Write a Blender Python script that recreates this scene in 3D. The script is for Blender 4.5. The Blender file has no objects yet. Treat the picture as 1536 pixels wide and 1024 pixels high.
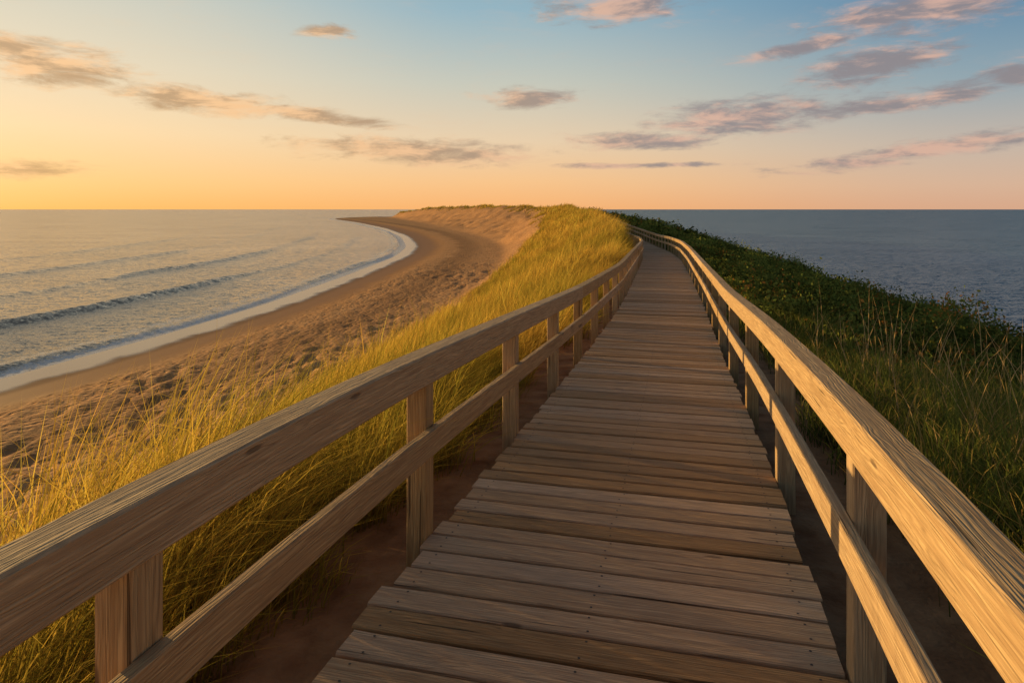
import bpy, math, numpy as np, random
from mathutils import Vector
rng=np.random.default_rng(7); random.seed(7)
scene=bpy.context.scene
scene.view_settings.view_transform='Standard'; scene.view_settings.look='None'; scene.view_settings.exposure=0
SEA=-8.3
AZ=math.radians(-57); EL=math.radians(5.8)
SUN=Vector((math.sin(AZ)*math.cos(EL),math.cos(AZ)*math.cos(EL),math.sin(EL)))

# ---------------------------------------------------------------- helpers
def mk(tab,sm=0.05):
    ys=np.array([t[0] for t in tab],float); vs=np.array([t[1] for t in tab],float)
    sg=np.linspace(math.log(10),math.log(1200),4000)
    Yg=np.exp(sg)-25
    v=np.interp(Yg,ys,vs)
    lo=vs[0]+(Yg-ys[0])*(vs[1]-vs[0])/(ys[1]-ys[0]); v=np.where(Yg<ys[0],lo,v)
    k=int(sm/(sg[1]-sg[0])); ker=np.hanning(2*k+3); ker/=ker.sum()
    vp=np.pad(v,k+1,mode='edge'); v=np.convolve(vp,ker,mode='valid')
    return lambda Y: np.interp(np.log(np.maximum(np.asarray(Y,float)+25,10)),sg,v)
def _h(ix,iy,seed):
    n=(ix*374761393+iy*668265263+seed*1442695041)&0xffffffff
    n=((n^(n>>13))*1274126177)&0xffffffff
    return ((n^(n>>16))&0xffff)/65535.0
def vn(x,y,seed=0):
    x=np.asarray(x,float);y=np.asarray(y,float)
    ix=np.floor(x).astype(np.int64);iy=np.floor(y).astype(np.int64)
    fx=x-ix;fy=y-iy;fx=fx*fx*(3-2*fx);fy=fy*fy*(3-2*fy)
    a=_h(ix,iy,seed);b=_h(ix+1,iy,seed);c=_h(ix,iy+1,seed);d=_h(ix+1,iy+1,seed)
    return (a*(1-fx)+b*fx)*(1-fy)+(c*(1-fx)+d*fx)*fy
def fbm(x,y,o=4,seed=0):
    s=0;a=.5;t=0
    for i in range(o):
        s=s+a*vn(x*2**i+i*17.3,y*2**i-i*9.1,seed+i);t+=a;a*=.5
    return s/t
def ss(a,b,x):
    t=np.clip((x-a)/(b-a),0,1);return t*t*(3-2*t)
def mesh_np(name,V,loops,totals,mat,smooth=False,attrs={},link=True,parent=None):
    me=bpy.data.meshes.new(name)
    V=np.asarray(V,np.float32)
    me.vertices.add(len(V));me.vertices.foreach_set('co',V.ravel())
    loops=np.asarray(loops,np.int32);totals=np.asarray(totals,np.int32)
    me.loops.add(len(loops));me.loops.foreach_set('vertex_index',loops)
    me.polygons.add(len(totals))
    st=np.zeros(len(totals),np.int32);st[1:]=np.cumsum(totals)[:-1]
    me.polygons.foreach_set('loop_start',st)
    try: me.polygons.foreach_set('loop_total',totals)
    except Exception: pass
    me.polygons.foreach_set('use_smooth',np.full(len(totals),smooth))
    me.update(calc_edges=True)
    for k,(typ,arr) in attrs.items():
        a=me.attributes.new(k,typ,'POINT')
        a.data.foreach_set({'FLOAT':'value','FLOAT_VECTOR':'vector','FLOAT_COLOR':'color'}[typ],np.asarray(arr,np.float32).ravel())
    me.validate()
    ob=bpy.data.objects.new(name,me);scene.collection.objects.link(ob)
    me.materials.append(mat)
    if parent: ob.parent=parent
    return ob
class NT:
    def __init__(s,nt): s.nt=nt;s.n=nt.nodes;s.l=nt.links;s.n.clear()
    def new(s,t,**k):
        n=s.n.new(t)
        for a,b in k.items(): setattr(n,a,b)
        return n
    def put(s,sock,v):
        if v is None: return
        if hasattr(v,'default_value') or hasattr(v,'is_linked'): s.l.new(v,sock)
        else: sock.default_value=v
    def m(s,op,a,b=None,c=None,clamp=False):
        n=s.new('ShaderNodeMath',operation=op);n.use_clamp=clamp
        s.put(n.inputs[0],a);s.put(n.inputs[1],b);s.put(n.inputs[2],c);return n.outputs[0]
    def vm(s,op,a,b=None,out=0):
        n=s.new('ShaderNodeVectorMath',operation=op);s.put(n.inputs[0],a);s.put(n.inputs[1],b);return n.outputs[out]
    def mix(s,f,a,b,bt='MIX'):
        n=s.new('ShaderNodeMix',data_type='RGBA',blend_type=bt)
        s.put(n.inputs[0],f)
        s.put(n.inputs[6],a if not isinstance(a,tuple) else (*a[:3],1));s.put(n.inputs[7],b if not isinstance(b,tuple) else (*b[:3],1))
        return n.outputs[2]
    def sm(s,x,a,b,lo=0.,hi=1.):
        n=s.new('ShaderNodeMapRange',interpolation_type='SMOOTHSTEP')
        s.put(n.inputs[0],x);n.inputs[1].default_value=a;n.inputs[2].default_value=b;n.inputs[3].default_value=lo;n.inputs[4].default_value=hi
        return n.outputs[0]
    def noise(s,vec,scale=1.,detail=4,rough=.55,dist=0.,out=0):
        n=s.new('ShaderNodeTexNoise');s.put(n.inputs['Vector'],vec);n.inputs['Scale'].default_value=scale
        n.inputs['Detail'].default_value=detail;n.inputs['Roughness'].default_value=rough;n.inputs['Distortion'].default_value=dist
        return n.outputs[out]
    def attr(s,name,out='Fac'):
        n=s.new('ShaderNodeAttribute');n.attribute_name=name;return n.outputs[out]
    def ramp(s,f,stops):
        n=s.new('ShaderNodeValToRGB');e=n.color_ramp.elements
        while len(e)<len(stops): e.new(.5)
        for i,(p,c) in enumerate(stops): e[i].position=p;e[i].color=(*c,1)
        s.put(n.inputs[0],f);return n.outputs[0]
def mat_new(name):
    m=bpy.data.materials.new(name);m.use_nodes=True;return m,NT(m.node_tree)
def finish(N,sh):
    o=N.new('ShaderNodeOutputMaterial');N.l.new(sh,o.inputs[0])
def principled(N,col,rough,normal=None,spec=.5,ior=1.45):
    p=N.new('ShaderNodeBsdfPrincipled');N.put(p.inputs['Base Color'],col if not isinstance(col,tuple) else (*col,1));N.put(p.inputs['Roughness'],rough)
    N.put(p.inputs['Specular IOR Level'],spec);p.inputs['IOR'].default_value=ior
    if normal is not None:N.put(p.inputs['Normal'],normal)
    return p.outputs[0]
def bump(N,h,dist,strength=1.,normal=None):
    b=N.new('ShaderNodeBump');N.put(b.inputs['Height'],h);b.inputs['Distance'].default_value=dist;N.put(b.inputs['Strength'],strength)
    if normal is not None:N.put(b.inputs['Normal'],normal)
    return b.outputs[0]

# ---------------------------------------------------------------- world
w=bpy.data.worlds.new("World");scene.world=w;w.use_nodes=True
N=NT(w.node_tree)
tc=N.new('ShaderNodeTexCoord').outputs['Generated']
d=N.vm('NORMALIZE',tc)
sp=N.new('ShaderNodeSeparateXYZ');N.l.new(d,sp.inputs[0]);dx,dy,dz=sp.outputs
hl=N.m('SQRT',N.m('MAXIMUM',N.m('ADD',N.m('MULTIPLY',dx,dx),N.m('MULTIPLY',dy,dy)),1e-6))
c=N.m('DIVIDE',N.m('ADD',N.m('MULTIPLY',dx,math.sin(AZ)),N.m('MULTIPLY',dy,math.cos(AZ))),hl)
az=N.m('ARCTAN2',dx,dy);el=N.m('ARCSINE',dz)
Lr=N.ramp(dz,[(0,(1,.51,.14)),(.03,(1,.59,.22)),(.10,(.98,.70,.39)),(.18,(.84,.70,.49)),(.29,(.62,.62,.52)),(.6,(.22,.22,.22)),(1,(.08,.10,.13))])
Cr=N.ramp(dz,[(0,(.96,.46,.17)),(.04,(.94,.55,.26)),(.10,(.82,.62,.41)),(.18,(.58,.58,.49)),(.28,(.30,.46,.54)),(.6,(.12,.15,.19)),(1,(.07,.09,.13))])
Rr=N.ramp(dz,[(0,(.70,.40,.26)),(.03,(.68,.45,.32)),(.08,(.55,.46,.39)),(.16,(.27,.37,.43)),(.26,(.10,.24,.39)),(.6,(.055,.10,.18)),(1,(.05,.08,.13))])
sky=N.mix(N.sm(c,.57,.99),Cr,Lr)
sky=N.mix(N.sm(c,-.10,.60),Rr,sky)
def dirn(px,py):
    u=(px-768)/1024;v=(314-py)/1024
    return math.atan(u),math.atan(v/math.sqrt(1+u*u))
cl=[(95,100,135,29,.0),(25,73,100,19,0),(310,152,155,19,-.05),(470,172,130,13,-.12),(20,252,140,14,0),(620,226,205,22,-.04),(790,147,85,17,0),
(930,10,130,28,0),(1110,176,150,30,.08),(960,211,130,15,0),(1300,160,120,15,.1),(1310,97,130,29,.15),(1400,12,210,32,.1),(1380,226,250,14,.13),(1525,112,60,18,0),
(1215,68,120,13,.15),(490,48,50,11,0),(1440,140,90,15,.1),(960,248,150,5,.0)]
cv=N.new('ShaderNodeCombineXYZ');N.put(cv.inputs[0],az);N.put(cv.inputs[1],el)
cvs=N.vm('MULTIPLY',cv.outputs[0],(8.,30.,1.))
n1=N.noise(cvs,1.7,8,.68,.4)
n2=N.noise(N.vm('ADD',cvs,(31.,7.,3.)),1.8,6,.62,.3)
msk=None
for (px,py,hw,hh,tl) in cl:
    a0,e0=dirn(px,py);W=hw/1024/(1+((px-768)/1024)**2);Hh=hh/1024
    mp=N.new('ShaderNodeMapping',vector_type='TEXTURE');N.l.new(cv.outputs[0],mp.inputs[0])
    mp.inputs[1].default_value=(a0,e0,0);mp.inputs[2].default_value=(0,0,math.atan(tl));mp.inputs[3].default_value=(W,Hh,1)
    r=N.vm('LENGTH',mp.outputs[0],out=1)
    msk=r if msk is None else N.m('MINIMUM',msk,r)
msk=N.m('SUBTRACT',1.,N.m('MINIMUM',msk,2.))
den=N.sm(N.m('ADD',N.m('MULTIPLY',msk,.9),N.m('MULTIPLY',N.m('SUBTRACT',n1,.5),2.3)),-.16,.68)
den=N.m('MULTIPLY',N.m('MULTIPLY',den,N.sm(msk,-.6,.0)),.9)
cL=N.mix(N.sm(n2,.40,.62),(.50,.30,.15),(.95,.56,.27)); cR=N.mix(N.sm(n2,.42,.66),(.27,.23,.245),(.70,.43,.33))
cc=N.mix(N.sm(c,.25,.9),cR,cL)
thin=N.m('MULTIPLY',N.sm(n2,.50,.8),.25)
sky=N.mix(thin,sky,N.mix(.35,sky,cc))
sky=N.mix(den,sky,cc)
sky=N.mix(N.sm(c,-.25,-.9,0,.5),sky,(.02,.025,.04))  # unseen sky dimmed here, and in the ramps' upper stops, to cut ambient fill
bg1=N.new('ShaderNodeBackground');N.l.new(sky,bg1.inputs[0]);bg1.inputs[1].default_value=.96
ns=N.new('ShaderNodeTexSky',sky_type='NISHITA');ns.sun_disc=False;ns.sun_elevation=EL;ns.sun_rotation=AZ%(2*math.pi)
bg2=N.new('ShaderNodeBackground');N.l.new(ns.outputs[0],bg2.inputs[0])
bg2.inputs[1].default_value=.01
ad=N.new('ShaderNodeAddShader');N.l.new(bg1.outputs[0],ad.inputs[0]);N.l.new(bg2.outputs[0],ad.inputs[1])
o=N.new('ShaderNodeOutputWorld');N.l.new(ad.outputs[0],o.inputs[0])
w.cycles.sampling_method='MANUAL';w.cycles.sample_map_resolution=256
sl=bpy.data.lights.new('sun','SUN');sl.energy=5.;sl.angle=math.radians(.6);sl.color=(1,.67,.26)
so=bpy.data.objects.new('sun',sl);scene.collection.objects.link(so);so.rotation_euler=SUN.to_track_quat('Z','Y').to_euler();so.location=(-50,30,20)
# ---------------------------------------------------------------- camera
cam=bpy.data.cameras.new('camera');cam.lens=24;cam.sensor_width=36;cam.shift_y=-198/1536;cam.clip_end=80000;cam.clip_start=.05
co=bpy.data.objects.new('camera',cam);scene.collection.objects.link(co);co.location=(0,0,0);co.rotation_euler=(math.pi/2,0,0);scene.camera=co

# ---------------------------------------------------------------- landform curves
Lp=mk([(-10,-2.85),(0,-.35),(2.31,.226),(5.12,.94),(8.73,1.80),(15.2,3.35),(24.9,5.5),(34,7.45),(42,8.8),(50,9.7),(68,11.2),(100,13.0),(140,14.4),(200,14),(260,4),(320,-10),(400,-31),(500,-61),(600,-96),(700,-106),(800,-110),(900,-110)],.06)
zp=mk([(-10,-1.6),(2.3,-1.6),(5.1,-1.73),(8.7,-1.93),(15.2,-2.15),(24.9,-2.27),(36,-2.5),(50,-2.75),(68,-2.62),(100,-2.0),(140,-1.2),(200,.2),(260,.6),(320,.4),(400,.4),(500,-.8),(600,-3.2),(700,-6),(800,-8),(900,-10)],.06)
Lc=mk([(-10,-4.8),(0,-2.5),(5,-1.3),(15,1.1),(24.9,3.0),(34,5.0),(40,6.6),(50,7.8),(60,8.7),(80,9.9),(100,10.8),(140,12.1),(200,12),(260,0),(320,-14),(400,-35),(500,-65),(600,-100),(700,-110),(800,-114),(900,-114)],.05)
zc=mk([(-10,-1.9),(8,-2.15),(15,-2.4),(24.9,-2.5),(34,-2.3),(40,-1.9),(50,-1.45),(60,-1.2),(80,-.8),(100,-.5),(140,.1),(200,.5),(230,.7),(260,.9),(320,.8),(400,1.1),(500,.2),(600,-2.3),(700,-6),(800,-8),(900,-10)],.05)
Lf=mk([(-10,-9.3),(5,-8.3),(11,-8.2),(14,-8.2),(18,-7.9),(23,-7.2),(39,-4.8),(77,-.9),(119,-.6),(160,-5),(231,-20),(377,-51),(500,-82),(650,-116),(800,-120),(900,-120)],.10)
Lw=mk([(-10,-40),(0,-36),(20,-28.5),(33.5,-25.1),(45.7,-23.1),(60.3,-21.7),(86.7,-21),(120,-20.8),(152,-23.7),(207,-34),(293,-56.7),(425,-99),(567,-151),(640,-166),(750,-163),(850,-135),(900,-125)],.10)
Sr=mk([(-10,9.5),(5,10.5),(18,13.5),(32,16.3),(42,17.8),(60,20),(100,23.5),(160,24),(220,20),(300,8),(400,-15),(500,-45),(600,-80),(700,-90),(900,-95)],.1)
zs=mk([(-10,-3.2),(5,-3.4),(18,-3.9),(32,-4.5),(42,-4.4),(60,-4.1),(100,-3.1),(160,-1.9),(220,-1.6),(300,-2),(500,-4),(700,-8),(900,-10)],.1)
zf=mk([(-10,-6.6),(300,-6.8),(600,-7.4),(750,-8),(900,-10)])
Ys=np.concatenate([np.arange(-12,60,1.5),np.geomspace(60,900,150)]);Xs=Lw(Ys)
def shore(X,Y):
    X=X.ravel();Y=Y.ravel();out=np.full(X.shape,1e9)
    ax,ay=Xs[:-1],Ys[:-1];bx,by=Xs[1:]-ax,Ys[1:]-ay;L2=bx*bx+by*by
    for i in range(len(ax)):
        t=np.clip(((X-ax[i])*bx[i]+(Y-ay[i])*by[i])/L2[i],0,1)
        dd=(X-ax[i]-t*bx[i])**2+(Y-ay[i]-t*by[i])**2
        np.minimum(out,dd,out=out)
    return np.sqrt(out)*np.sign(X-Lw(Y))
# ---------------------------------------------------------------- terrain
uc=np.concatenate([np.linspace(-3.2,-1.25,90,endpoint=False),np.linspace(-1.25,1.1,720,endpoint=False),np.linspace(1.1,3,70)])
Yp=np.geomspace(5,925,500)
GY=Yp[:,None]-15+0*uc[None,:];GX=Yp[:,None]*uc[None,:]
HZ=np.zeros_like(GX)
for i,yp in enumerate(Yp):
    Y=yp-15
    w_,f_,c_,p_,s_=[float(q(Y)) for q in (Lw,Lf,Lc,Lp,Sr)]
    zf_,zc_,zp_,zs_=[float(q(Y)) for q in (zf,zc,zp,zs)]
    g=zp_-.2
    c_=min(c_,p_-1.75)
    kx=[w_-200,w_-40,w_-4,w_,w_+3.6,w_+9,f_-.5]
    kz=[-12,-10.5,SEA-.5,SEA,SEA+.14,min(SEA+.95,zf_-.1),zf_]
    for t,e in ((.25,.24),(.5,.52),(.75,.80),(.92,.965)):
        kx.append(f_+(c_-f_)*t);kz.append(zf_+(zc_-zf_)*e)
    kx+=[c_,p_-1.35,p_+1.35,p_+2.6,p_+(s_-p_)*.55,s_,s_+4,s_+11,s_+60,s_+300]
    kz+=[zc_,g,g,g-.12,g+(zs_-g)*.5,zs_,zs_-1.7,SEA-.3,-10.5,-12]
    HZ[i]=np.interp(GX[i],np.maximum.accumulate(np.array(kx)+np.arange(len(kx))*1e-4),kz)
ker=np.hanning(7);ker/=ker.sum()
HZ=np.apply_along_axis(lambda r:np.convolve(np.pad(r,3,mode='edge'),ker,mode='valid'),1,HZ)
PX=np.abs(GX-Lp(GY)); off=ss(1.2,3.2,PX)
SH=shore(GX,GY).reshape(GX.shape)
T=(GX-Lf(GY))/np.maximum(Lc(GY)-Lf(GY),2)
dune=ss(-.02,.2,T)*off*(GX<Sr(GY)+4)
amp=.55+.45*ss(60,200,GY)
HZ+=dune*amp*(fbm(GX/3.4,GY/6,4,3)-.5)*1.5
HZ+=dune*ss(90,160,GY)*(GX<Lc(GY))*2.2*(fbm(GX/7+GY/9,GY/26,4,13)-.5)
HZ+=dune*ss(200,280,GY)*2.2*(fbm(GX/14,GY/60,3,19)-.42)*ss(.6,1,T)
beach=ss(6.5,10.5,SH)*ss(.12,-.06,T)*(T<.2)
far=ss(140,60,GY)
n_a=fbm(GX/.46,GY/.55,3,21);n_b=vn(GX/.26,GY/.26,44)
HZ+=beach*far*(-.10*ss(.52,.28,n_a)+.035*n_b+.03*ss(.55,.7,n_a))*(.6+.8*ss(.35,.65,fbm(GX/4,GY/6,2,77)))
HZ+=beach*.12*(fbm(GX/5,GY/8,3,9)-.5)
HZ+=(1-off)*(PX>1)*.06*(fbm(GX/.5,GY/.5,3,5)-.5)
def ground(x,y):
    yp=np.asarray(y)+15.; r=np.interp(np.log(yp),np.log(Yp),np.arange(len(Yp)));cI=np.interp(np.asarray(x)/yp,uc,np.arange(len(uc)))
    r0=np.clip(r.astype(int),0,len(Yp)-2);c0=np.clip(cI.astype(int),0,len(uc)-2);fr=r-r0;fc=cI-c0
    return (HZ[r0,c0]*(1-fc)+HZ[r0,c0+1]*fc)*(1-fr)+(HZ[r0+1,c0]*(1-fc)+HZ[r0+1,c0+1]*fc)*fr
thr=mk([(-10,0),(60,0),(90,.14),(125,.48),(160,.72),(220,.86),(320,.90),(500,.91),(900,.92)])
def tpar(X,Y): return (X-Lf(Y))/np.maximum(Lc(Y)-Lf(Y),2)
def gmask(X,Y):
    t=tpar(X,Y)
    n=(fbm(X/2.2,Y/5,3,31)-.5)
    return ss(-.01,.18-.06*ss(50,100,Y),t-thr(Y)+n*(.26+.35*ss(80,160,Y)))*ss(1.30,1.7,np.abs(X-Lp(Y))-n*.5)*(X<Lp(Y)+1)*(X<Sr(Y)+5)
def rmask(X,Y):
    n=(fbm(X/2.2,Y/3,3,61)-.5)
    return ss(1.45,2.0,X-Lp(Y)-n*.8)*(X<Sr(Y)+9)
R,Cn=GX.shape
idx=np.arange(R*Cn).reshape(R,Cn)
q=np.stack([idx[:-1,:-1],idx[:-1,1:],idx[1:,1:],idx[1:,:-1]],-1).reshape(-1,4)
m,N=mat_new('dune_sand')
pos=N.new('ShaderNodeNewGeometry').outputs['Position']
sh=N.attr('shore');gm=N.attr('gmask');rm=N.attr('rmask')
nA=N.noise(pos,.35,3,.6);nB=N.noise(pos,3.,4,.6);nC=N.noise(pos,60.,2,.6)
col=N.mix(N.sm(nB,.3,.7),(.48,.22,.085),(.70,.38,.165))
col=N.mix(N.m('MULTIPLY',N.sm(nA,.4,.65),.35),col,(.40,.18,.06))
shn=N.m('ADD',sh,N.m('MULTIPLY',N.m('SUBTRACT',nA,.5),3.5))
wet=N.sm(shn,5.5,9.5)
col=N.mix(wet,(.29,.13,.042),col)
band=N.m('MULTIPLY',N.sm(shn,10.5,12.5),N.sm(shn,16.5,13.5))
col=N.mix(N.m('MULTIPLY',band,N.sm(nB,.25,.7,.2,.7)),col,(.20,.095,.04))
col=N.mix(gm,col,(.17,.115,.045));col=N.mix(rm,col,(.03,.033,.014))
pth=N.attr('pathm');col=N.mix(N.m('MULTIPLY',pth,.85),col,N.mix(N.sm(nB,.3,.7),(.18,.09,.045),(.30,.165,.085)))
soak=N.sm(N.m('ADD',sh,N.m('MULTIPLY',N.m('SUBTRACT',nA,.5),2.2)),2.2,3.4)
col=N.mix(soak,(.30,.20,.13),col)
rough=N.m('ADD',N.m('MULTIPLY',soak,.44),.20);rough=N.m('ADD',rough,N.m('MULTIPLY',wet,.4),clamp=True)
vor=N.new('ShaderNodeTexVoronoi',feature='SMOOTH_F1');N.l.new(pos,vor.inputs['Vector']);vor.inputs['Scale'].default_value=3.2
h=N.m('ADD',N.m('ADD',nB,N.m('MULTIPLY',nC,.08)),N.m('MULTIPLY',N.sm(vor.outputs[0],.0,.45),.9))
finish(N,principled(N,col,rough,bump(N,h,.08,wet),N.m('SUBTRACT',.42,N.m('MULTIPLY',soak,.3))))
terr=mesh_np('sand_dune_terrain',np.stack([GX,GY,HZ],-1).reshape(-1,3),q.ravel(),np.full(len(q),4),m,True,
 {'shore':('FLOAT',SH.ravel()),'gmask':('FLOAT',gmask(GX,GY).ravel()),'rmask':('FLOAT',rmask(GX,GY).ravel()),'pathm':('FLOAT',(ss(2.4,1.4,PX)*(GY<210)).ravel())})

# ---------------------------------------------------------------- sea
us=np.concatenate([np.linspace(-6,-1.3,80,endpoint=False),np.linspace(-1.3,.2,460,endpoint=False),np.linspace(.2,6,120)])
Y2=np.geomspace(5,40000,560);SY=Y2[:,None]-15+0*us;SX=Y2[:,None]*us
OFF=np.full(SX.shape,1e4)
near=(SY<950)&(SX<Lw(SY)+12)&(SX>Lw(SY)-260)
OFF[near]=-shore(SX[near],SY[near])
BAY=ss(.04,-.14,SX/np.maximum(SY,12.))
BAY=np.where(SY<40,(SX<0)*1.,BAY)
alng=SY+SX*.3
z=np.full(SX.shape,SEA)
def swell(c0,wd,hh,sd):
    w1=fbm(alng/40,OFF*0,3,sd)-.5
    a=ss(.33,.6,fbm(alng/45,OFF*0,2,sd+5))*.6+.4
    x=(OFF-c0-w1*5)/wd
    return hh*a*np.exp(-np.where(x<0,(x*1.8)**2,x*x*.5))
z+=near*(swell(1.8,.6,.20,80)+swell(13,1.3,.38,90)+swell(27,1.6,.34,100)+swell(44,2.2,.25,110)+swell(64,3,.2,120))
z+=near*ss(200,60,SY)*.05*(fbm(SX/1.3,SY/1.3,3,140)-.5)*ss(0,2,OFF)
R2,C2=SX.shape;idx=np.arange(R2*C2).reshape(R2,C2)
q=np.stack([idx[:-1,:-1],idx[:-1,1:],idx[1:,1:],idx[1:,:-1]],-1).reshape(-1,4)
m,N=mat_new('sea_water')
geo=N.new('ShaderNodeNewGeometry');pos=geo.outputs['Position'];of=N.attr('off');bay=N.attr('bay')
ps=N.vm('MULTIPLY',pos,(.8,1.5,1.))
v1=N.noise(ps,1.1,3,.65,.2,out=1);v2=N.noise(ps,5.,3,.7,out=1);v3=N.noise(ps,.06,3,.6)
amp_=N.m('MULTIPLY',N.sm(v3,.3,.7,.8,1.2),N.m('SUBTRACT',1.,N.m('MULTIPLY',bay,.35)))
sv=N.vm('ADD',N.vm('MULTIPLY',N.vm('SUBTRACT',v1,(.5,.5,.5)),(.7,1.2,0.)),N.vm('MULTIPLY',N.vm('SUBTRACT',v2,(.5,.5,.5)),(1.2,1.8,0.)))
sc_=N.new('ShaderNodeVectorMath',operation='SCALE');N.l.new(sv,sc_.inputs[0]);N.l.new(amp_,sc_.inputs[3])
nrm=N.vm('NORMALIZE',N.vm('ADD',geo.outputs['Normal'],sc_.outputs[0]))
nf=N.noise(pos,1.3,4,.65,.6);nf2=N.noise(pos,5.,4,.7,.3)
fo=N.m('MULTIPLY',N.sm(N.m('SUBTRACT',of,N.m('MULTIPLY',nf,2.4)),.35,-.35),N.sm(nf2,.34,.54))
fo2=N.m('MULTIPLY',N.m('MULTIPLY',N.sm(N.m('ABSOLUTE',N.m('SUBTRACT',of,N.m('MULTIPLY',nf,5.0))),.7,.0),N.sm(nf2,.40,.58)),.9)
foam=N.m('MAXIMUM',fo,fo2)
fr=N.new('ShaderNodeFresnel');fr.inputs[0].default_value=1.33;N.l.new(nrm,fr.inputs[1])
df=N.new('ShaderNodeBsdfDiffuse');N.l.new(N.mix(bay,(.024,.078,.118),(.13,.12,.10)),df.inputs[0])  # bay water painted lighter and warmer, standing in for bright sky reflection
gl=N.new('ShaderNodeBsdfGlossy');N.l.new(N.mix(bay,(.80,.92,1.),(.98,.96,.94)),gl.inputs[0]);N.put(gl.inputs['Roughness'],N.m('SUBTRACT',.22,N.m('MULTIPLY',bay,.08)));N.l.new(nrm,gl.inputs['Normal'])  # reflection tint also painted: cooler on the open side, warmer in the bay
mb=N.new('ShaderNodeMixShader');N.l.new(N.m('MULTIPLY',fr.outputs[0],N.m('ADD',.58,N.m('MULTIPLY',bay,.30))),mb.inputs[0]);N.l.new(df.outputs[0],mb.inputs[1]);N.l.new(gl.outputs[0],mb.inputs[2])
fm=principled(N,(.84,.80,.76),.8,None,.2)
mx=N.new('ShaderNodeMixShader');N.l.new(foam,mx.inputs[0]);N.l.new(mb.outputs[0],mx.inputs[1]);N.l.new(fm,mx.inputs[2])
finish(N,mx.outputs[0])
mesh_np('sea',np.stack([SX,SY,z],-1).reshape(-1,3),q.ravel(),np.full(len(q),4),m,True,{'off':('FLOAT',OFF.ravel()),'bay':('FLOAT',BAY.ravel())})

# ---------------------------------------------------------------- wood
def wood(name,ca,cb,cd,bd=.004,var=.3):
    m,N=mat_new(name)
    g=N.attr('gc','Vector');r=N.attr('rnd')
    sx=N.new('ShaderNodeSeparateXYZ');N.l.new(g,sx.inputs[0])
    b=N.noise(N.vm('MULTIPLY',g,(5.,210.,210.)),1.,2,.6,0.);cg=N.noise(N.vm('MULTIPLY',g,(1.3,10.,10.)),1.,3,.55,.5)
    wv=N.m('SINE',N.m('ADD',N.m('MULTIPLY',N.m('ADD',sx.outputs[1],N.m('MULTIPLY',sx.outputs[2],1.1)),430.),N.m('MULTIPLY',cg,48.)))
    wv=N.m('ADD',N.m('MULTIPLY',wv,.5),.5)
    a=N.noise(N.vm('MULTIPLY',g,(2.2,60.,60.)),1.,3,.6,.6)
    wm=N.sm(a,.35,.62)
    wv=N.m('MULTIPLY',N.m('POWER',wv,2.),wm)
    col=N.mix(N.sm(a,.3,.7),ca,cb)
    col=N.mix(N.m('MULTIPLY',wv,.42),col,cd)
    col=N.mix(N.sm(b,.5,.32,0,.5),col,cd)
    col=N.mix(N.sm(cg,.5,.8,0,.35),col,cd)
    crack=N.sm(N.noise(N.vm('MULTIPLY',g,(.9,40.,40.)),1.,1,.5,.3),.27,.24)
    col=N.mix(N.m('MULTIPLY',crack,.7),col,(.03,.02,.012))
    vo=N.new('ShaderNodeTexVoronoi');N.l.new(N.vm('MULTIPLY',g,(1.8,8.,8.)),vo.inputs['Vector']);vo.inputs['Scale'].default_value=1
    kn=N.sm(vo.outputs[0],.10,.05);col=N.mix(N.m('MULTIPLY',kn,.6),col,(.05,.03,.018))
    hs=N.new('ShaderNodeHueSaturation');N.l.new(col,hs.inputs['Color']);N.put(hs.inputs['Value'],N.m('ADD',N.m('MULTIPLY',r,var),1-var/2));N.put(hs.inputs['Saturation'],N.m('SUBTRACT',1.12,N.m('MULTIPLY',r,.26)))
    h=N.m('SUBTRACT',N.m('ADD',N.m('ADD',N.m('MULTIPLY',a,.6),N.m('MULTIPLY',b,.45)),N.m('MULTIPLY',wv,-.3)),N.m('ADD',N.m('MULTIPLY',crack,1.2),N.m('MULTIPLY',kn,.3)))
    finish(N,principled(N,hs.outputs[0],N.m('ADD',.62,N.m('MULTIPLY',b,.25)),bump(N,h,bd,1.),.25))
    return m
WD=wood('weathered_deck_wood',(.44,.255,.13),(.64,.40,.215),(.17,.088,.043),.006,.44)
WR=wood('weathered_rail_wood',(.44,.27,.13),(.69,.46,.23),(.21,.12,.055),.007,.2)
yy=np.linspace(-9,205,6000);xx=Lp(yy);zz=zp(yy)
sa=np.concatenate([[0],np.cumsum(np.hypot(np.diff(xx),np.diff(yy)))])
s0=np.interp(0,yy,sa)
def at(s,offs=0.,up=0.):
    x=np.interp(s,sa,xx);y=np.interp(s,sa,yy);z=np.interp(s,sa,zz)
    x2=np.interp(s+.4,sa,xx)-np.interp(s-.4,sa,xx);y2=np.interp(s+.4,sa,yy)-np.interp(s-.4,sa,yy);z2=np.interp(s+.4,sa,zz)-np.interp(s-.4,sa,zz)
    L=math.hypot(x2,y2);T=Vector((x2/L,y2/L,z2/L));Nn=Vector((y2/L,-x2/L,0))
    return Vector((x,y,z))+Nn*offs+Vector((0,0,up)),T,Nn
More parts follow.
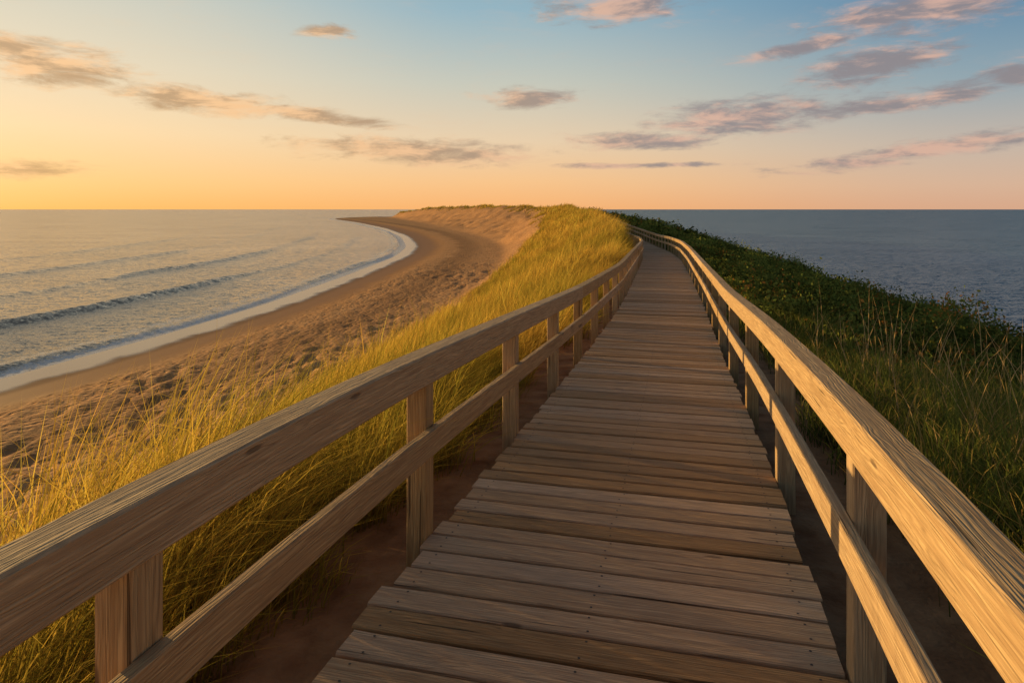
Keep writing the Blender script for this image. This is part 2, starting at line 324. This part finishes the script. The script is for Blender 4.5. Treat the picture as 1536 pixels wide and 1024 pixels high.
class Acc:
    def __init__(s): s.v=[];s.l=[];s.t=[];s.g=[];s.r=[]
    def sweep(s,frames,cs,r=None):
        r=random.random() if r is None else r
        ox,oy=random.random()*50,random.random()*50
        b=len(s.v);n=len(cs)
        for (P,A,B,al,dc) in frames:
            for (x,y) in cs:
                s.v.append(P+A*(x+(dc if x>0 else -dc))+B*y);s.g.append((al+ox,x+oy,y));s.r.append(r)
        for i in range(len(frames)-1):
            for j in range(n):
                k=(j+1)%n;s.l+=[b+i*n+j,b+i*n+k,b+(i+1)*n+k,b+(i+1)*n+j];s.t.append(4)
        s.l+=list(range(b+n-1,b-1,-1));s.t.append(n)
        e=b+(len(frames)-1)*n;s.l+=list(range(e,e+n));s.t.append(n)
    def make(s,name,mat,parent):
        ob=mesh_np(name,[tuple(v) for v in s.v],s.l,s.t,mat,False,{'gc':('FLOAT_VECTOR',s.g),'rnd':('FLOAT',s.r)},parent=parent)
        import bmesh
        bm=bmesh.new();bm.from_mesh(ob.data);bmesh.ops.recalc_face_normals(bm,faces=bm.faces);bm.to_mesh(ob.data);bm.free();return ob
def rect(w,h,c):
    a,b=w/2,h/2
    return [(-a+c,-b),(a-c,-b),(a,-b+c),(a,b-c),(a-c,b),(-a+c,b),(-a,b-c),(-a,-b+c)]
UP=Vector((0,0,1))
bw=bpy.data.objects.new('boardwalk',None);scene.collection.objects.link(bw)
A=Acc();PW=.170;s=.3;send=sa[-1]-1
nails=[]
while s<send:
    gap=.016+random.random()*.009
    P,T,Nn=at(s);dz=random.gauss(0,.0024);rot=random.gauss(0,.0035);Tt=(T+Nn*rot).normalized()
    l=.90+random.gauss(0,.011);r_=.90+random.gauss(0,.011)
    ns_=9 if abs(s-s0)<14 else 2
    fr=[];ph=random.random()*6
    for k in range(ns_):
        t=k/(ns_-1);o_=-l+(l+r_)*t
        wob_=random.gauss(0,.0014) if ns_>2 else 0
        fr.append((P+Nn*o_+T*(-rot*o_)+UP*(-.02+dz+math.sin(ph+t*3)*.0015),Tt,UP,o_,wob_))
    A.sweep(fr,rect(PW-gap,.038,.006))
    if -1<s-s0<16:
        for oo in (-.80,-.02,.80):
            for tt in (-.045,.045):
                nails.append(P+Nn*(oo+random.gauss(0,.006))+T*(tt+random.gauss(0,.004))+UP*(dz-.0003))
    s+=PW
A.make('deck_planks',WD,bw)
m,N=mat_new('rusty_nail');finish(N,principled(N,(.04,.028,.02),.6))
V=[];L=[];Tt=[]
for p in nails:
    b=len(V)
    for k in range(7):
        a=k*2*math.pi/7;V.append((p.x+math.cos(a)*.0055,p.y+math.sin(a)*.0055,p.z+.0018))
    L+=list(range(b,b+7));Tt.append(7)
mesh_np('nail_heads',V,L,Tt,m,parent=bw)
def run(acc,offs,upc,cs,blen,s_a,s_b,step=.6,j=1.,first=None):
    s=s_a
    while s<s_b:
        bl=first if first else blen;first=None
        e=min(s+bl-.004,s_b);n=max(2,int((e-s)/step)+1);fr=[]
        jz=random.gauss(0,.0015)*j;jo=random.gauss(0,.0012)*j
        for k in range(n+1):
            q_=s+(e-s)*k/n;P,T,Nn=at(q_,offs+jo,upc+jz);fr.append((P,Nn,UP,q_-s,0))
        acc.sweep(fr,cs);s+=bl
J=Acc()
for o_ in (-.84,0,.84): run(J,o_,-.04-.075,rect(.045,.14,.003),4.2,.3,send)
J.make('deck_joists',WD,bw)
for side,ph,SP in ((-1,s0+1.46,1.87),(1,s0+2.69,1.98)):
    rl=bpy.data.objects.new('wooden_railing',None);scene.collection.objects.link(rl)
    ph0=ph-int((ph-.4)/SP)*SP
    Pst=Acc();s=ph0
    while s<send:
        P,T,Nn=at(s,side*.957);x,y=P.x,P.y
        gz=float(ground(x,y))-.25;top=P.z+.771
        rr=random.random()*.8;tw=random.gauss(0,.012);Ta=(T+Nn*tw);Ta.z=0;Ta.normalize();Na=Vector((Ta.y,-Ta.x,0))
        lean=Nn*random.gauss(0,.004)
        Pst.sweep([(Vector((x,y,gz))+lean,Na,Ta,0,0),(Vector((x,y,(gz+top)/2)),Na,Ta,(top-gz)/2,0),(Vector((x,y,top)),Na,Ta,top-gz,0)],rect(.106,.106,.005),rr)
        s+=SP
    Pst.make('posts',WR,rl)
    Tr=Acc();run(Tr,side*.945,.767+.0775,rect(.115,.155,.008),SP*3,.3,send,.3,first=ph+SP*4-.3)
    Tr.make('top_rail',WR,rl)
    Lo=Acc();run(Lo,side*.882,.485,rect(.042,.13,.005),SP*2,.3,send,.3,first=ph+SP*3-.3)
    Lo.make('lower_rail',WR,rl)

# ---------------------------------------------------------------- foliage
def leafmat(name,tr):
    m,N=mat_new(name);c_=N.attr('col','Color')
    df=N.new('ShaderNodeBsdfDiffuse');tl=N.new('ShaderNodeBsdfTranslucent');N.l.new(c_,df.inputs[0]);N.l.new(c_,tl.inputs[0])
    a=N.new('ShaderNodeMixShader');a.inputs[0].default_value=tr;N.l.new(df.outputs[0],a.inputs[1]);N.l.new(tl.outputs[0],a.inputs[2])
    finish(N,a.outputs[0]);return m
def blades(x,y,z,h,w,la,lean,col,tipc):
    n=len(x);out=np.zeros((n,7,3));cc=np.ones((n,7,4))
    fa=rng.uniform(0,math.pi,n);sx,sy=np.cos(fa),np.sin(fa)
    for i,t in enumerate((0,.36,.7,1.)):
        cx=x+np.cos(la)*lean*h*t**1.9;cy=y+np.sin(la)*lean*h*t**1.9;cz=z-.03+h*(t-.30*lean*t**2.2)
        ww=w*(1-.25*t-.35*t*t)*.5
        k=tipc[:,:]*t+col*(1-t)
        if i<3:
            out[:,2*i]=np.stack([cx-sx*ww,cy-sy*ww,cz],-1);out[:,2*i+1]=np.stack([cx+sx*ww,cy+sy*ww,cz],-1)
            cc[:,2*i,:3]=k;cc[:,2*i+1,:3]=k
        else: out[:,6]=np.stack([cx,cy,cz],-1);cc[:,6,:3]=k
    base=(np.arange(n)*7)[:,None]
    lp=(base+np.array([0,1,3,2,2,3,5,4,4,5,6])[None]).ravel()
    return out.reshape(-1,3),lp,np.tile([4,4,3],n),cc.reshape(-1,4)
class Bl:
    def __init__(s): s.p=[];s.n=0
    def add(s,r): s.p.append((r[0],r[1]+s.n,r[2],r[3]));s.n+=len(r[0])
    def make(s,name,mat):
        V,L,T_,C_=[np.concatenate([p[i] for p in s.p]) for i in range(4)]
        return mesh_np(name,V,L,T_,mat,False,{'col':('FLOAT_COLOR',C_)})
def scatter(n,y0,y1,xl,xr,mask,tuft,spread):
    nt=max(1,int(n/tuft))
    Y=y0+(y1-y0)*rng.random(nt*2);a,b=xl(Y),xr(Y);X=a+(b-a)*rng.random(nt*2)
    k=rng.random(nt*2)<mask(X,Y);X,Y=X[k][:nt],Y[k][:nt]
    tr=rng.random(len(X));th=rng.uniform(.45,1.45,len(X));tl=rng.uniform(0,6.28,len(X))
    rep=rng.poisson(tuft,len(X));X,Y,tr,th,tl=[np.repeat(a_,rep) for a_ in (X,Y,tr,th,tl)]
    X=X+rng.normal(0,spread,len(X));Y=Y+rng.normal(0,spread,len(Y));Y=np.maximum(Y,-8)
    kk=np.abs(X-Lp(Y))>1.14;return X[kk],Y[kk],tr[kk],th[kk],tl[kk]
G=Bl()
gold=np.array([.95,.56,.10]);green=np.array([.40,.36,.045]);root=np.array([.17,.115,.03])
def lgrass(n,y0,y1,hm,w,tuft=14,spread=.10,xl=None,xr=None,mask=gmask,gb=0.):
    xl=xl or (lambda Y:Lf(Y)-.5);xr=xr or (lambda Y:Lp(Y)-1.2)
    X,Y,tr,th,tl=scatter(n,y0,y1,xl,xr,mask,tuft,spread)
    n=len(X);Z=ground(X,Y)
    pn=fbm(X/1.8,Y/3.5,3,200);pt=ss(.3,.68,fbm(X/1.1,Y/1.9,3,230))
    g=np.clip(ss(.36,.64,pn)*.8+tr*.45-.06+gb+rng.normal(0,.15,n),0,1)[:,None]
    edge=(ss(1.1,2.2,np.abs(X-Lp(Y)))*.5+.5)*np.where(Y<60,.5+.5*ss(.0,.45,tpar(X,Y)),1.)
    hh=hm*th*rng.uniform(.5,1.15,n)*edge*(.5+.55*pn+.45*pt)
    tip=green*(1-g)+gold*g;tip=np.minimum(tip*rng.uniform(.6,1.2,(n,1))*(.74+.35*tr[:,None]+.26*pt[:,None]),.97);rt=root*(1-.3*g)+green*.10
    la=tl*.3+rng.normal(-.6,.9,n)
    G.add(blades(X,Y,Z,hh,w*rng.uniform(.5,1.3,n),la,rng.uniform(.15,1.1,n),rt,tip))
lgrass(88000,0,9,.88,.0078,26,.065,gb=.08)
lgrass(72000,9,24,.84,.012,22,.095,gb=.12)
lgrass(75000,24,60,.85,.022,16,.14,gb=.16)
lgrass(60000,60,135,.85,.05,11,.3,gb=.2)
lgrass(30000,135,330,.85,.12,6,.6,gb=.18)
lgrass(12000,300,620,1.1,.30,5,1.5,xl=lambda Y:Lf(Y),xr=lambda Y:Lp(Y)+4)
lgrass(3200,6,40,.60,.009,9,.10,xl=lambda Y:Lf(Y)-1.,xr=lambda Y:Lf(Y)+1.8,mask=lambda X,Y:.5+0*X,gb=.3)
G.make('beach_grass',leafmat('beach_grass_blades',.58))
G=Bl()
def rgrass(n,y0,y1,hm,w,wid0,wid1,tuft=14,spread=.12,dry=.12):
    X,Y,tr,th,tl=scatter(n,y0,y1,lambda Y:Lp(Y)+wid0,lambda Y:Lp(Y)+wid1,rmask,tuft,spread)
    n=len(X);Z=ground(X,Y);pn=fbm(X/1.6,Y/2,3,300)
    g=(rng.random(n)<dry)[:,None]*1.
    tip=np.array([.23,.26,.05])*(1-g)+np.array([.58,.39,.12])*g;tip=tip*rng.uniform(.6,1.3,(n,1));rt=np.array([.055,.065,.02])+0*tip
    edge=ss(1.1,2.6,np.abs(X-Lp(Y)))*.6+.4
    G.add(blades(X,Y,Z,hm*th*rng.uniform(.5,1.15,n)*edge*(.6+.7*pn),w*rng.uniform(.6,1.3,n),tl+rng.normal(0,1.,n),rng.uniform(.1,.8,n),rt,tip))
rgrass(46000,0,8,.78,.0085,1.3,4.4,22,.08,.2)
rgrass(9000,8,14,.55,.011,1.3,2.9,16,.10,.15)
rgrass(9000,14,40,.42,.016,1.3,2.4,14,.12)
rgrass(8000,40,200,.45,.05,1.3,2.6,8,.2)
rgrass(500,10,30,.9,.010,4.5,9,4,.10,.6)
rgrass(500,30,110,.9,.03,4,15,3,.2,.5)
def stalks(n,xl,xr,y0,y1,c_,h0=.7,h1=1.2):
    Y=y0+(y1-y0)*rng.random(n);X=xl(Y)+(xr(Y)-xl(Y))*rng.random(n);Z=ground(X,Y)
    h=rng.uniform(h0,h1,n);cc=np.array(c_)*rng.uniform(.7,1.2,(n,1))
    G.add(blades(X,Y,Z,h,.011+0*X,rng.uniform(0,6.28,n),rng.uniform(.02,.45,n),cc,cc))
stalks(240,lambda Y:Lp(Y)+2.0,lambda Y:Lp(Y)+4.8,1.5,10,(.70,.44,.19),.8,1.6)
G.make('dune_meadow_grass',leafmat('meadow_grass_blades',.45))
# shrubs
def bmask(X,Y):
    n=fbm(X/3,Y/3,3,400);lim=3.4-1.35*ss(5,12,Y)
    return ss(lim-.5,lim+.6,X-Lp(Y)+(n-.5)*1.6)*(X<Sr(Y)+3.5)
VV=[];CC=[]
def shrubs(nb,y0,y1,rad,leaves,ls,xr=lambda Y:Sr(Y)+3.5,hf=1.,xl=lambda Y:Lp(Y)+1.8):
    Y=y0+(y1-y0)*rng.random(nb*2);a=xl(Y);X=a+(xr(Y)-a)*rng.random(nb*2)
    k=rng.random(nb*2)<bmask(X,Y);X,Y=X[k][:nb],Y[k][:nb];n=len(X)
    Z=ground(X,Y);rr=rad*rng.uniform(.5,1.35,n);rr=np.minimum(rr,np.maximum(.3,(X-Lp(Y)-1.35)*.9));hh=rr*rng.uniform(.6,1.2,n)*hf
    tone=rng.uniform(.4,2.0,n);kind=rng.random(n)
    i=np.repeat(np.arange(n),leaves);M=len(i)
    v=rng.normal(0,1,(M,3));v/=np.linalg.norm(v,axis=1)[:,None];v[:,2]=np.abs(v[:,2])
    lump=1+.45*(fbm(v[:,0]*2.2+i*3.1,v[:,1]*2.2+v[:,2]*2+i*1.7,2,500)-.5)*2
    rs=rng.uniform(.5,1.,M)**.5*lump+ (rng.random(M)<.06)*rng.uniform(0,.3,M)
    P=np.stack([X[i]+v[:,0]*rr[i]*rs,Y[i]+v[:,1]*rr[i]*rs,Z[i]-.05+v[:,2]*hh[i]*rs],-1)
    a=rng.normal(0,1,(M,3))+v*.5;a/=np.linalg.norm(a,axis=1)[:,None];b=rng.normal(0,1,(M,3));b=np.cross(a,b);b/=np.linalg.norm(b,axis=1)[:,None]
    l=ls*rng.uniform(.6,1.3,(M,1))
    q_=np.stack([P-a*l,P+b*l*.55+a*l*.1,P+a*l,P-b*l*.55+a*l*.1],1)
    base=np.array([.070,.100,.022]);c2=np.array([.17,.17,.035]);c3=np.array([.38,.16,.035])
    cl_=base+(c2-base)*rng.random((M,1));o_=((kind[i]<.18)&(rng.random(M)<.25))[:,None];cl_=np.where(o_,c3,cl_)*tone[i][:,None]
    VV.append(q_.reshape(-1,3));CC.append(np.repeat(cl_,4,0))
shrubs(420,1,16,.50,400,.040)
shrubs(820,14,34,.62,260,.055)
shrubs(320,9,34,.62,300,.045,xr=lambda Y:Lp(Y)+5)
shrubs(850,34,80,.85,140,.10)
shrubs(200,34,80,.75,160,.08,xr=lambda Y:Lp(Y)+5)
shrubs(700,80,240,1.1,80,.19)
shrubs(45,12,70,.95,1100,.05,hf=1.2)
V=np.concatenate(VV);C_=np.ones((len(V),4));C_[:,:3]=np.concatenate(CC)
mesh_np('coastal_shrubs',V,np.arange(len(V)),np.full(len(V)//4,4),leafmat('shrub_leaves',.35),False,{'col':('FLOAT_COLOR',C_)})
print('verts total',sum(len(o.data.vertices) for o in bpy.data.objects if o.type=='MESH'))
